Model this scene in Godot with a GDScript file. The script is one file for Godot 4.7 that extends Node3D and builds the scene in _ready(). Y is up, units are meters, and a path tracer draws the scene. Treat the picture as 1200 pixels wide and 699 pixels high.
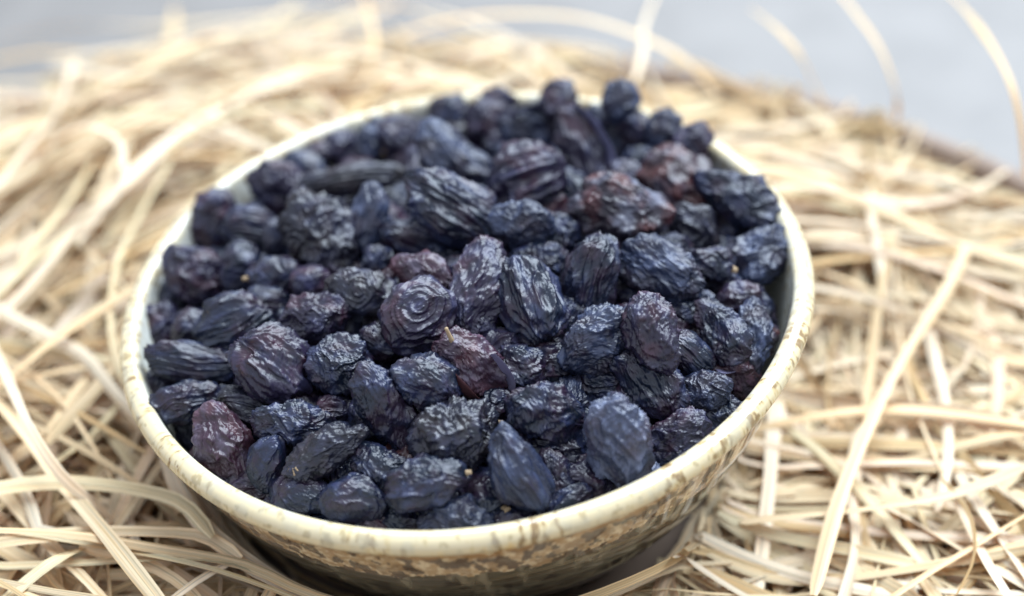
extends Node3D

# Every length in the tables is in millimetres on the tabletop's axes: y up, the bowl's axis at x = z = 0.
const MM := 0.001
const ORDER_HOUR := ["twelve", "one", "two", "three", "four", "five", "six", "seven", "eight", "nine", "ten", "eleven"]
const ORDER := ["first", "second", "third", "fourth", "fifth", "sixth", "seventh", "eighth", "ninth", "tenth", "eleventh", "twelfth", "thirteenth", "fourteenth", "fifteenth"]
const TRAY := Vector2(-54.0, 69.0)
const TRAY_RADIUS := 234.5

# label, wrinkle style, tone, place, turn (degrees), half sizes
const RAISINS := [
	["small red tinged raisin at the back left, beside the pale upright one", 4, 1, Vector3(-24.0, 62.3, -59.4), Vector3(39, -157, -168), Vector3(5.4, 4.2, 4.0)],
	["pale blue grey raisin standing upright in the back left row", 0, 3, Vector3(-17.9, 64.0, -55.4), Vector3(29, 176, 106), Vector3(5.1, 3.1, 3.0)],
	["reddish raisin with a pale glint, behind the big pale diagonal one", 0, 1, Vector3(-10.4, 64.0, -57.3), Vector3(40, -158, -173), Vector3(6.1, 5.4, 4.7)],
	["tiny bluish raisin tip at the far wall, left of the upright black one", 5, 3, Vector3(-15.0, 63.3, -63.4), Vector3(39, -162, -170), Vector3(3.6, 2.9, 2.4)],
	["black raisin with one pale side rising above the far left rim", 2, 0, Vector3(0.9, 65.3, -62.1), Vector3(39, 179, 117), Vector3(5.3, 4.8, 4.6)],
	["plump purple raisin in the back row, right of the upright black one", 0, 1, Vector3(9.2, 63.7, -58.7), Vector3(39, 167, 170), Vector3(6.8, 5.9, 5.1)],
	["dark raisin mostly hidden behind the plump purple one in the back row", 0, 1, Vector3(12.9, 66.0, -63.8), Vector3(41, 177, -169), Vector3(4.6, 3.1, 2.7)],
	["large pale bluish raisin lying diagonally at back left of centre", 2, 3, Vector3(1.4, 71.3, -34.7), Vector3(38, -178, -128), Vector3(11.5, 6.0, 5.4)],
	["wide crinkled bluish raisin in the back row, touching the folded winged one", 4, 3, Vector3(20.0, 63.4, -55.0), Vector3(38, -163, -166), Vector3(8.8, 5.6, 5.6)],
	["dark purple raisin tip, second highest point of the heap at the back", 4, 1, Vector3(26.3, 69.4, -55.2), Vector3(55, -157, 146), Vector3(5.3, 4.8, 4.4)],
	["folded raisin with a pale winged flange and red inside, back centre", 2, 1, Vector3(29.4, 69.1, -36.4), Vector3(54, 171, -116), Vector3(10.3, 5.6, 4.8)],
	["dark greenish raisin wedged behind the winged one", 5, 0, Vector3(33.4, 61.5, -53.6), Vector3(21, 175, 101), Vector3(5.8, 3.2, 3.0)],
	["pale blue raisin standing tallest at the back rim", 4, 3, Vector3(39.0, 72.5, -46.5), Vector3(41, -180, 116), Vector3(5.4, 4.5, 3.7)],
	["dark raisin just in front of the tallest pale one at the back", 0, 0, Vector3(41.7, 64.1, -44.8), Vector3(29, -162, -137), Vector3(7.4, 6.0, 5.4)],
	["narrow greenish grey raisin standing upright at the back right", 4, 3, Vector3(47.4, 67.8, -41.0), Vector3(41, -180, 118), Vector3(5.1, 4.2, 3.9)],
	["small purple raisin against the far right rim", 4, 1, Vector3(52.6, 68.4, -33.7), Vector3(34, 169, 141), Vector3(5.0, 4.4, 4.0)],
	["big rounded red brown raisin at the back right", 0, 4, Vector3(47.7, 66.9, -22.6), Vector3(50, 166, -142), Vector3(9.4, 7.9, 6.5)],
	["small wrinkled purple raisin left of the big red brown one", 4, 1, Vector3(37.1, 67.4, -27.2), Vector3(43, 163, -174), Vector3(4.8, 3.3, 3.1)],
	["raisin with a pale flat top and a deep red side, behind the centre", 2, 5, Vector3(34.0, 73.1, -8.2), Vector3(44, 151, -180), Vector3(11.2, 7.2, 6.4)],
	["long dark raisin with wet glints along the right rim", 2, 0, Vector3(59.1, 67.5, -14.5), Vector3(50, 163, -148), Vector3(10.3, 6.4, 6.2)],
	["small brown black raisin between the red sided one and the right rim", 0, 2, Vector3(48.7, 65.9, -7.3), Vector3(25, -173, -110), Vector3(6.5, 5.1, 4.4)],
	["plump bluish raisin pressed against the right wall of the bowl", 0, 3, Vector3(60.1, 63.0, 0.1), Vector3(46, -161, 163), Vector3(8.0, 6.5, 5.9)],
	["large round purple black raisin with level ridges near the back centre", 1, 1, Vector3(15.2, 73.7, -23.1), Vector3(42, -166, 177), Vector3(9.5, 8.2, 7.7)],
	["thin flat twig like raisin lying level at the back left", 1, 2, Vector3(-20.8, 70.6, -34.7), Vector3(40, -178, -178), Vector3(12.2, 3.8, 3.2)],
	["purple raisin at the left rim, left end of the twig like one", 0, 1, Vector3(-37.6, 64.6, -42.9), Vector3(31, -163, -142), Vector3(8.2, 6.4, 5.8)],
	["small bluish raisin above the left end of the twig like one", 5, 3, Vector3(-32.8, 63.5, -52.3), Vector3(39, -175, -164), Vector3(5.4, 3.5, 3.1)],
	["tiny purple raisin against the back left wall", 0, 1, Vector3(-29.2, 63.8, -55.9), Vector3(40, 174, 179), Vector3(3.8, 2.8, 2.3)],
	["large dark brown raisin covered in winding ridges, left of centre", 4, 2, Vector3(-27.6, 73.1, -14.5), Vector3(53, 167, -129), Vector3(10.7, 8.3, 7.3)],
	["pale bluish raisin pointing down, right of the brown winding ridged one", 5, 3, Vector3(-16.9, 72.9, -16.1), Vector3(35, 178, 109), Vector3(8.3, 4.9, 4.7)],
	["large blue black raisin with a pale facet, behind the centre", 1, 0, Vector3(0.1, 78.1, -9.8), Vector3(38, -176, -138), Vector3(12.0, 7.6, 7.6)],
	["elongated dark raisin tucked under the large one behind the centre", 1, 0, Vector3(-7.3, 71.6, -8.9), Vector3(37, -173, -146), Vector3(8.5, 5.0, 4.6)],
	["crinkled raisin with bright sparkling top at the heap's middle", 4, 3, Vector3(13.3, 75.3, -5.2), Vector3(40, 160, 173), Vector3(7.5, 5.0, 4.7)],
	["dark crinkled raisin right of the sparkling one", 4, 0, Vector3(20.1, 71.0, -6.5), Vector3(47, 167, -151), Vector3(5.4, 4.6, 4.1)],
	["shadowed raisin below the sparkling one", 0, 0, Vector3(15.8, 71.1, 1.3), Vector3(43, 156, -180), Vector3(6.3, 3.7, 3.3)],
	["upright ridged raisin right of centre with a bright crown", 1, 0, Vector3(25.3, 72.8, 11.3), Vector3(29, 175, 109), Vector3(9.3, 5.9, 5.8)],
	["angular raisin with sharp folded facets at the right of the heap", 2, 3, Vector3(38.6, 71.1, 9.2), Vector3(44, 169, -161), Vector3(10.4, 6.5, 6.1)],
	["small blue black raisin with a pale tan stem scar near the right wall", 0, 0, Vector3(49.6, 67.4, 5.7), Vector3(37, -172, -153), Vector3(5.4, 3.9, 3.8)],
	["dull raisin half hidden behind the upright ridged one", 5, 0, Vector3(26.6, 68.4, -7.9), Vector3(37, -161, -160), Vector3(4.2, 2.5, 2.1)],
	["small dim raisin behind the angular facetted one", 0, 0, Vector3(43.4, 66.5, -2.3), Vector3(33, -160, -150), Vector3(4.4, 2.9, 2.9)],
	["dark purple raisin leaning on the left wall of the bowl", 0, 1, Vector3(-52.2, 63.2, -35.2), Vector3(26, 172, 112), Vector3(8.4, 5.4, 5.0)],
	["blurred dark raisin left of the brown winding ridged one", 1, 0, Vector3(-42.5, 65.9, -28.3), Vector3(33, -158, -151), Vector3(7.9, 5.1, 4.3)],
	["pale teal grey raisin between two dark ones at the left", 5, 3, Vector3(-37.5, 67.6, -22.0), Vector3(27, 175, 105), Vector3(4.3, 3.2, 3.0)],
	["plump purple raisin beside the left wall with a red underside", 0, 1, Vector3(-55.3, 65.9, -16.1), Vector3(36, -175, -131), Vector3(7.8, 6.3, 6.2)],
	["smooth dark grey raisin right of the plump purple one at the left", 5, 0, Vector3(-45.3, 66.7, -14.0), Vector3(36, 176, 124), Vector3(6.2, 4.7, 4.3)],
	["small dark raisin with a pale stem dot at its lower left end", 3, 0, Vector3(-37.5, 69.8, -6.5), Vector3(41, 165, 176), Vector3(6.1, 4.2, 3.7)],
	["dark raisin below the plump purple one, against the left wall", 0, 0, Vector3(-61.2, 59.3, -16.8), Vector3(54, -167, 128), Vector3(6.0, 5.0, 4.1)],
	["bluish purple raisin upright at the far left of the heap", 0, 1, Vector3(-63.3, 60.6, -7.5), Vector3(42, -179, 107), Vector3(5.5, 4.0, 3.7)],
	["round dull raisin right of the far left one", 5, 0, Vector3(-55.2, 63.8, -1.3), Vector3(38, -166, -163), Vector3(4.6, 4.2, 3.7)],
	["strongly ridged blue black raisin at the left of the heap", 1, 0, Vector3(-46.2, 68.3, 4.2), Vector3(38, 173, 158), Vector3(8.5, 6.4, 5.3)],
	["humped raisin with a lit crest and a dark hollow underside, left of centre", 2, 1, Vector3(-29.3, 72.1, 11.1), Vector3(37, 159, 163), Vector3(8.1, 5.5, 4.5)],
	["small raisin with a pale purple facet below the winding ridged one", 5, 1, Vector3(-30.1, 70.3, -2.8), Vector3(41, -171, 174), Vector3(4.3, 3.5, 3.5)],
	["raisin with stepped contour ridges, left of the round flat purple one", 3, 2, Vector3(-19.1, 74.0, 7.7), Vector3(40, -179, -157), Vector3(7.9, 5.1, 4.6)],
	["dim raisin in the gap under the pale pointed one", 0, 0, Vector3(-16.4, 71.3, -5.4), Vector3(36, 173, 144), Vector3(3.9, 3.3, 3.2)],
	["shadowed raisin under the one with the pale stem dot", 1, 0, Vector3(-38.9, 67.7, -1.6), Vector3(38, -170, -161), Vector3(5.8, 3.1, 2.9)],
	["long flat blue black raisin at the left rim, upper of the two long ones", 1, 0, Vector3(-54.4, 65.2, 11.5), Vector3(40, -179, -165), Vector3(10.2, 4.5, 4.0)],
	["long dark raisin at the left rim, lower of the two long ones", 0, 0, Vector3(-54.2, 63.1, 20.2), Vector3(38, -157, -166), Vector3(9.6, 4.4, 4.2)],
	["small dark raisin between the two long ones and the left wall", 0, 0, Vector3(-62.3, 59.9, 10.6), Vector3(54, -160, 143), Vector3(4.5, 3.5, 3.0)],
	["large wrinkled purple black raisin at the left front of the heap", 1, 1, Vector3(-37.0, 71.4, 22.5), Vector3(32, -171, -130), Vector3(9.2, 7.6, 6.2)],
	["roundish crinkled blue black raisin right of the large purple black one", 4, 0, Vector3(-24.6, 70.7, 24.0), Vector3(42, 159, 178), Vector3(7.5, 6.3, 6.1)],
	["brown black raisin with layered folds behind the purple red one", 1, 2, Vector3(-43.9, 64.6, 25.8), Vector3(34, -164, -150), Vector3(5.9, 4.5, 4.1)],
	["purple red raisin close to the rim at the front left", 0, 6, Vector3(-48.8, 63.7, 33.5), Vector3(35, -177, -114), Vector3(8.0, 6.1, 5.0)],
	["humped blue black raisin with a broad flat top at the front left", 4, 0, Vector3(-34.3, 66.9, 34.6), Vector3(40, -179, -164), Vector3(8.3, 5.0, 4.9)],
	["small smooth glossy raisin standing upright, right of the purple red one", 5, 0, Vector3(-40.1, 63.1, 40.1), Vector3(29, 177, 102), Vector3(6.0, 3.8, 3.7)],
	["slanting raisin with pale crumbs on its lower end", 4, 2, Vector3(-28.2, 67.1, 43.2), Vector3(38, 173, 155), Vector3(9.2, 4.4, 3.8)],
	["dark raisin touching the front left rim under the slanting one", 3, 0, Vector3(-33.8, 60.8, 46.8), Vector3(41, 171, -178), Vector3(6.4, 4.4, 3.7)],
	["raisin with curved ring wrinkles touching the front rim", 3, 0, Vector3(-23.7, 62.6, 52.0), Vector3(39, -176, -159), Vector3(6.4, 4.9, 4.8)],
	["dark wrinkled raisin left of the plump smooth one at the front", 4, 0, Vector3(-18.4, 64.3, 46.8), Vector3(47, 169, -143), Vector3(6.2, 4.5, 4.0)],
	["plump smooth blue black raisin with a bright tip at the front", 0, 0, Vector3(-9.9, 66.6, 54.2), Vector3(40, 177, 172), Vector3(8.2, 5.4, 5.4)],
	["pale facetted raisin cut off by the front rim", 0, 3, Vector3(-5.7, 59.7, 57.4), Vector3(40, -179, -169), Vector3(7.4, 4.6, 4.6)],
	["blue raisin with long parallel ridges, leaning on the front rim", 1, 3, Vector3(5.9, 66.2, 54.1), Vector3(24, -173, -108), Vector3(9.3, 5.4, 5.0)],
	["dim raisin in the shade right of the parallel ridged one", 0, 0, Vector3(13.1, 60.6, 51.0), Vector3(37, -179, -103), Vector3(5.6, 3.5, 3.4)],
	["large pale blue wrinkled raisin, the brightest, standing at the front right rim", 0, 7, Vector3(24.9, 66.3, 50.7), Vector3(24, -178, -95), Vector3(9.4, 6.6, 5.9)],
	["rounded wrinkled raisin left of the brightest pale one", 0, 0, Vector3(13.2, 67.9, 42.2), Vector3(28, -163, -134), Vector3(8.9, 6.3, 5.6)],
	["raisin peeping over the front right rim beside the brightest one", 0, 1, Vector3(36.8, 61.2, 46.0), Vector3(39, 176, 154), Vector3(6.3, 4.4, 3.6)],
	["brownish raisin puckered in a star at the front centre", 4, 2, Vector3(-4.0, 68.4, 44.9), Vector3(39, -154, -169), Vector3(9.1, 7.2, 6.6)],
	["boxy raisin with a flat lit face and straight edges, front left of centre", 2, 0, Vector3(-16.2, 70.4, 37.1), Vector3(27, -176, -104), Vector3(10.0, 5.6, 4.8)],
	["smooth blue black raisin with a folded right side, left of the torn reddish one", 0, 0, Vector3(-8.0, 73.4, 34.9), Vector3(35, -170, -146), Vector3(7.7, 5.8, 5.5)],
	["torn raisin with reddish skin and a pale stem, at the heap's centre", 2, 6, Vector3(0.3, 72.4, 30.9), Vector3(23, -166, -121), Vector3(8.3, 5.4, 5.1)],
	["round flat purple grey raisin with ring wrinkles, left of the tall peaked one", 3, 1, Vector3(-8.8, 75.8, 19.8), Vector3(37, 176, 128), Vector3(8.3, 7.2, 6.3)],
	["reddish angular raisin above the round flat purple grey one", 2, 6, Vector3(-6.6, 74.6, 4.9), Vector3(49, 155, -164), Vector3(7.3, 4.3, 3.7)],
	["tall peaked raisin with glassy ridges at the centre", 2, 1, Vector3(3.5, 75.9, 14.7), Vector3(57, -168, 121), Vector3(11.8, 6.2, 5.3)],
	["large wrinkled raisin leaning right of the tall peaked one", 1, 0, Vector3(13.1, 74.4, 18.0), Vector3(57, 174, -107), Vector3(9.6, 6.8, 6.6)],
	["dark raisin under the round flat purple grey one", 0, 0, Vector3(-15.7, 69.3, 18.1), Vector3(40, 179, -173), Vector3(5.3, 4.3, 4.0)],
	["small crinkled raisin in the hollow right of the torn one", 4, 0, Vector3(9.3, 69.1, 30.3), Vector3(39, -171, -166), Vector3(5.4, 4.6, 4.3)],
	["small dark raisin left of the folded pair, in a hollow", 0, 0, Vector3(15.9, 66.2, 27.5), Vector3(45, -153, 176), Vector3(5.2, 3.9, 3.4)],
	["broad raisin with a long diagonal fold, left half of the folded pair", 2, 3, Vector3(25.4, 71.2, 27.8), Vector3(42, -173, 161), Vector3(9.8, 6.7, 6.0)],
	["domed dull raisin, right half of the folded pair", 2, 1, Vector3(34.2, 75.1, 32.9), Vector3(54, 174, -108), Vector3(8.5, 5.9, 5.5)],
	["raisin with two deep creases below the domed one", 2, 0, Vector3(33.3, 65.4, 35.7), Vector3(43, 177, -132), Vector3(8.9, 5.8, 4.8)],
	["small raisin with neat parallel stripes, right of the domed one", 1, 0, Vector3(41.5, 65.3, 29.2), Vector3(29, -169, -126), Vector3(6.1, 4.1, 3.9)],
	["hooded raisin with a pale curved crest near the right wall", 2, 0, Vector3(48.2, 66.1, 25.1), Vector3(55, 167, -126), Vector3(7.8, 5.0, 4.7)],
	["long pale blue raisin upright against the right wall", 0, 3, Vector3(54.2, 61.9, 23.6), Vector3(53, -173, 113), Vector3(8.8, 4.4, 4.3)],
	["dim purple raisin above the long pale one at the right wall", 0, 1, Vector3(54.0, 62.8, 12.3), Vector3(40, -179, 179), Vector3(5.1, 3.9, 3.8)],
	["crinkled bluish raisin touching the right front rim", 4, 3, Vector3(43.1, 62.3, 37.0), Vector3(37, 155, 162), Vector3(5.8, 4.6, 4.6)],
	["dark raisin in the hollow beside the hooded one", 0, 0, Vector3(41.7, 64.8, 16.6), Vector3(42, 152, 174), Vector3(5.0, 3.2, 2.6)],
	["small pale creased raisin right of the angular facetted one", 2, 3, Vector3(45.5, 65.1, 13.5), Vector3(43, 166, -172), Vector3(3.8, 2.4, 2.1)],
	["dim raisin in the gap left of the folded pair", 0, 0, Vector3(18.4, 68.5, 16.9), Vector3(43, -178, 119), Vector3(4.3, 3.8, 3.2)],
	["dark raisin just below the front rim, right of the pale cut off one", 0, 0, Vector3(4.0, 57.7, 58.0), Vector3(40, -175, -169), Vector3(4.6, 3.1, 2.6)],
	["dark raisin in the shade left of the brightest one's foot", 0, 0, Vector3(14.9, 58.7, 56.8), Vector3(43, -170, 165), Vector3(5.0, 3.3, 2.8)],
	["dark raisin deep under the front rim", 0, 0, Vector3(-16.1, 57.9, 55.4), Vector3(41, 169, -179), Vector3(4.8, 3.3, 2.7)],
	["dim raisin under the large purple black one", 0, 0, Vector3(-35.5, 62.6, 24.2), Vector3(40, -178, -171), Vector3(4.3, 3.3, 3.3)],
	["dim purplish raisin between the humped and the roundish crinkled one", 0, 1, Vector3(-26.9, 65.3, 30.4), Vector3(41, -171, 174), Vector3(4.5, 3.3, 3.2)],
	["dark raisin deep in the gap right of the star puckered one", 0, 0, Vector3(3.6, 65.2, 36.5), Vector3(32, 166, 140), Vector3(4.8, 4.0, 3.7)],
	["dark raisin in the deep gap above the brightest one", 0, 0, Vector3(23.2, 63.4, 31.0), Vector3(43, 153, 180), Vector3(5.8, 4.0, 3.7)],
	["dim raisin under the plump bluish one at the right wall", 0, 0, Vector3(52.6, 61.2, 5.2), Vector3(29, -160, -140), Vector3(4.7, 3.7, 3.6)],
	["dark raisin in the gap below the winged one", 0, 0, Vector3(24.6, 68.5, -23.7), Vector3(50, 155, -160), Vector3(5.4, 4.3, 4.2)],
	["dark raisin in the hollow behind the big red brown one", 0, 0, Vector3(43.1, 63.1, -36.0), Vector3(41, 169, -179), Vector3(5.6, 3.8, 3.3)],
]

# label, width, tone, path
const STRANDS := [
	["broad pale raffia strand sweeping down in a long bow right of the bowl", 4.2, 0, [Vector3(116, 25, -39), Vector3(107, 25, -24), Vector3(92, 25, -4), Vector3(81, 25, 13), Vector3(69, 25, 35), Vector3(59, 25, 58)]],
	["tan raffia strand bridging level from the bowl towards the right edge", 3.4, 1, [Vector3(117, 21, 19), Vector3(99, 21, 11), Vector3(86, 21, 7), Vector3(71, 21, 6), Vector3(55, 18, 5), Vector3(48, 12, 1)]],
	["wide pale raffia strand lying level low on the right, across the upright ones", 4.6, 0, [Vector3(108, 23, 31), Vector3(98, 23, 34), Vector3(87, 23, 36), Vector3(72, 23, 36), Vector3(55, 23, 35), Vector3(49, 23, 35)]],
	["broad white raffia strand hanging straight beside the right front of the bowl", 5.0, 2, [Vector3(64, 19, -2), Vector3(61, 19, 8), Vector3(58, 19, 20), Vector3(53, 19, 38), Vector3(48, 19, 55)]],
	["white upright raffia strand right of centre in the right hand tangle", 3.6, 2, [Vector3(104, 19, -32), Vector3(101, 19, -14), Vector3(99, 19, 5), Vector3(95, 19, 22), Vector3(89, 19, 36)]],
	["white raffia strand beside the long bowed one, running down to the edge", 3.8, 2, [Vector3(89, 17, 9), Vector3(83, 17, 23), Vector3(80, 17, 39), Vector3(79, 17, 59)]],
	["thin arching raffia strand high over the bare table at the far right", 2.6, 1, [Vector3(131, 40, -127), Vector3(130, 50, -98), Vector3(127, 60, -67), Vector3(127, 60, -51), Vector3(128, 52, -44), Vector3(129, 40, -41)]],
	["thin raffia loop rising above the tray rim behind the bowl on the right", 2.4, 1, [Vector3(82, 40, -127), Vector3(84, 48, -105), Vector3(88, 46, -95), Vector3(92, 36, -95), Vector3(95, 28, -94)]],
	["faint raffia strand bending over the table between the two right hand loops", 2.2, 1, [Vector3(106, 40, -129), Vector3(106, 45, -110), Vector3(108, 45, -94), Vector3(110, 38, -85), Vector3(111, 28, -86)]],
	["white raffia curl doubling back at the left, below the bare table", 2.8, 2, [Vector3(-102, 44, -93), Vector3(-97, 50, -95), Vector3(-89, 56, -91), Vector3(-83, 58, -87), Vector3(-77, 58, -79), Vector3(-76, 56, -69), Vector3(-79, 54, -61), Vector3(-87, 50, -60), Vector3(-93, 48, -52), Vector3(-100, 46, -42), Vector3(-107, 44, -35)]],
	["whitish raffia strand rising steeply at the far left above the curl", 3.6, 2, [Vector3(-109, 52, -75), Vector3(-103, 52, -90), Vector3(-98, 50, -106), Vector3(-97, 46, -129), Vector3(-98, 42, -145)]],
	["long level raffia strand across the bare table at top left", 2.4, 0, [Vector3(-130, 26, -188), Vector3(-118, 26, -191), Vector3(-103, 26, -190), Vector3(-82, 26, -184), Vector3(-62, 26, -182), Vector3(-40, 26, -181)]],
	["level whitish raffia strand under the top left one, over the bare table", 2.4, 0, [Vector3(-127, 26, -165), Vector3(-112, 26, -162), Vector3(-98, 26, -157), Vector3(-83, 26, -155), Vector3(-66, 26, -152)]],
	["honey raffia strand in the top left corner beside the bare table", 2.8, 3, [Vector3(-131, 22, -184), Vector3(-121, 22, -185), Vector3(-113, 22, -184), Vector3(-100, 22, -179), Vector3(-85, 22, -172)]],
	["wide greenish cream raffia strand running level to the front left of the bowl", 4.6, 4, [Vector3(-101, 46, 19), Vector3(-90, 46, 19), Vector3(-80, 46, 21), Vector3(-69, 46, 25), Vector3(-59, 46, 30), Vector3(-49, 46, 37)]],
	["wide raffia strand curving under the bowl at the lower left", 4.4, 0, [Vector3(-100, 44, 32), Vector3(-88, 44, 32), Vector3(-76, 44, 33), Vector3(-66, 44, 35), Vector3(-56, 44, 38), Vector3(-46, 44, 43)]],
	["raffia strand slanting down from the level ones to the bottom edge at left", 3.8, 0, [Vector3(-81, 42, 34), Vector3(-73, 42, 38), Vector3(-64, 42, 44), Vector3(-56, 42, 53)]],
	["raffia strand fanning into the bottom left corner", 5.0, 4, [Vector3(-95, 46, 52), Vector3(-89, 46, 45), Vector3(-83, 46, 40), Vector3(-79, 34, 26), Vector3(-77, 24, 14)]],
	["pale raffia strand falling steeply down the left edge", 3.6, 2, [Vector3(-104, 50, -24), Vector3(-95, 56, -1), Vector3(-89, 56, 14), Vector3(-83, 50, 23), Vector3(-77, 38, 23), Vector3(-74, 26, 21)]],
	["raffia strand slanting down to the bowl's left rim from the edge", 3.0, 0, [Vector3(-112, 38, -69), Vector3(-100, 38, -54), Vector3(-89, 38, -39), Vector3(-80, 38, -25)]],
	["thin raffia strand slanting up to the right in the lower right corner", 2.6, 1, [Vector3(69, 21, 61), Vector3(81, 21, 54), Vector3(93, 21, 48), Vector3(107, 21, 41)]],
	["white raffia strand falling into the lower right corner", 3.6, 2, [Vector3(93, 21, 35), Vector3(94, 21, 46), Vector3(95, 21, 55), Vector3(97, 21, 66)]],
	["thin dark tan raffia strand curling in the lower right corner", 1.4, 3, [Vector3(91, 23, 30), Vector3(94, 23, 41), Vector3(92, 23, 52), Vector3(86, 23, 61)]],
	["raffia strand crossing over the tray rim from top centre", 2.8, 0, [Vector3(-28, 30, -177), Vector3(-10, 30, -169), Vector3(6, 30, -152), Vector3(19, 30, -134), Vector3(26, 30, -122)]],
	["raffia strand hanging from the top edge left of centre", 2.4, 1, [Vector3(-20, 34, -173), Vector3(-18, 34, -155), Vector3(-18, 34, -139), Vector3(-22, 34, -126)]],
	["pale raffia strand slanting to the top edge right of centre", 2.2, 2, [Vector3(60, 38, -145), Vector3(54, 38, -129), Vector3(52, 38, -117), Vector3(48, 38, -104)]],
	["raffia strand lying along the bowl's far left rim", 4.0, 3, [Vector3(-86, 34, -58), Vector3(-72, 34, -78), Vector3(-58, 34, -96), Vector3(-41, 34, -111), Vector3(-21, 34, -120)]],
	["wide raffia strand running parallel to the far left rim, further out", 4.4, 0, [Vector3(-106, 36, -84), Vector3(-91, 36, -101), Vector3(-72, 36, -117), Vector3(-50, 36, -130), Vector3(-27, 36, -136)]],
	["pale raffia strand leaving the bowl's far rim to the right", 3.8, 2, [Vector3(67, 13, -127), Vector3(78, 13, -108), Vector3(92, 13, -91), Vector3(108, 13, -73), Vector3(123, 13, -51)]],
	["honey raffia strand running from the tray rim down to the right edge", 3.6, 3, [Vector3(96, 11, -110), Vector3(108, 11, -92), Vector3(120, 11, -71), Vector3(134, 11, -47)]],
	["raffia strand slanting along the right rim of the bowl", 3.4, 0, [Vector3(85, 15, -88), Vector3(88, 15, -63), Vector3(89, 15, -37), Vector3(85, 15, -13)]],
	["short raffia strand crossing beneath the bowed one at the right", 3.0, 1, [Vector3(94, 15, -42), Vector3(103, 15, -30), Vector3(112, 15, -13), Vector3(122, 15, -6)]],
	["pale raffia strand tucked under the front right of the bowl", 4.0, 4, [Vector3(37, 17, 36), Vector3(45, 17, 37), Vector3(55, 17, 42), Vector3(65, 17, 53)]],
	["white raffia strand standing upright from the bottom edge at right", 4.4, 2, [Vector3(64, 19, 58), Vector3(71, 19, 42), Vector3(74, 19, 26), Vector3(80, 19, 9)]],
	["long raffia strand bowing over the top edge from left to centre", 2.8, 2, [Vector3(-111, 26, -173), Vector3(-80, 30, -168), Vector3(-43, 34, -167), Vector3(-7, 34, -162), Vector3(19, 30, -145), Vector3(36, 24, -126)]],
	["cream raffia strand crossing the top left corner above the pile", 2.6, 4, [Vector3(-126, 26, -153), Vector3(-96, 30, -148), Vector3(-67, 32, -157), Vector3(-41, 32, -165), Vector3(-20, 28, -167)]],
	["white raffia strand slanting over the table gap left of top centre", 2.4, 2, [Vector3(-68, 30, -154), Vector3(-45, 34, -148), Vector3(-22, 36, -139), Vector3(0, 34, -126), Vector3(15, 28, -122)]],
	["pale raffia strand arching across the top above the bowl's back", 2.4, 0, [Vector3(-11, 30, -155), Vector3(11, 36, -149), Vector3(38, 40, -134), Vector3(60, 36, -118), Vector3(70, 26, -111)]],
]

var names := {}
var bundle := {"left": 0, "at": Vector2.ZERO, "yaw": 0.0, "bend": 0.0}
var rng := RandomNumberGenerator.new()
var lump := FastNoiseLite.new()
var cell := FastNoiseLite.new()
var crease := FastNoiseLite.new()
var fine := FastNoiseLite.new()
var patch := FastNoiseLite.new()
var raisin_skin: StandardMaterial3D
var stem_skin: StandardMaterial3D
var raffia: StandardMaterial3D


func lin(r: float, g: float, b: float) -> Color:
	return Color(r, g, b).linear_to_srgb()


func numbered(called: String) -> String:
	var n: int = names.get(called, 0)
	names[called] = n + 1
	return called if n == 0 else "%s_%03d" % [called, n]


func tag(o: Node, label: String, category: String, group := "") -> void:
	o.set_meta("label", label)
	o.set_meta("category", category)
	if group != "":
		o.set_meta("group", group)


func part(called: String, mesh: Mesh, m: Material, parent: Node) -> MeshInstance3D:
	var o := MeshInstance3D.new()
	o.name = called
	o.mesh = mesh
	o.material_override = m
	parent.add_child(o, true)
	return o


func thing(called: String) -> Node3D:
	var o := Node3D.new()
	o.name = numbered(called)
	add_child(o, true)
	return o


func _ready() -> void:
	# ---- camera
	var eye := Vector3(0.009622, 0.308064, 0.291859)
	var cam := Camera3D.new()
	cam.name = "camera"
	cam.transform = Transform3D(Basis(Vector3(0.990268, -0.106165, 0.089986), Vector3(0.139170, 0.755418, -0.640293), Vector3(0.0, 0.646586, 0.762841)), eye)
	var lens := CameraAttributesPhysical.new()
	lens.frustum_focal_length = 75.76
	lens.frustum_near = 0.02
	lens.frustum_far = 20.0
	lens.frustum_focus_distance = 0.35
	lens.exposure_aperture = 6.4
	cam.keep_aspect = Camera3D.KEEP_HEIGHT
	cam.attributes = lens
	cam.fov = 18.0
	cam.near = 0.02
	cam.far = 20.0
	add_child(cam)
	cam.current = true
	# ---- the room's even light, the window, the exposure
	var env := Environment.new()
	env.background_mode = Environment.BG_COLOR
	env.background_color = lin(0.41, 0.45, 0.53)
	env.tonemap_mode = Environment.TONE_MAPPER_LINEAR
	env.tonemap_exposure = 2.3
	env.sdfgi_enabled = true
	env.ssao_enabled = true
	env.ssil_enabled = true
	var around := WorldEnvironment.new()
	around.name = "surroundings"
	around.environment = env
	add_child(around)
	var window := AreaLight3D.new()
	window.name = "window_light"
	window.area_size = Vector2(1.3, 1.0)
	window.light_color = Color(0.89, 0.945, 1.0)
	window.light_energy = 2.2
	window.shadow_enabled = true
	add_child(window)
	window.look_at_from_position(Vector3(0.45, 0.95, -0.45), Vector3(0.0, 0.06, 0.0))

	make_noise()
	make_table()
	make_tray()
	make_bowl()
	make_straw()
	make_raisins()


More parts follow.
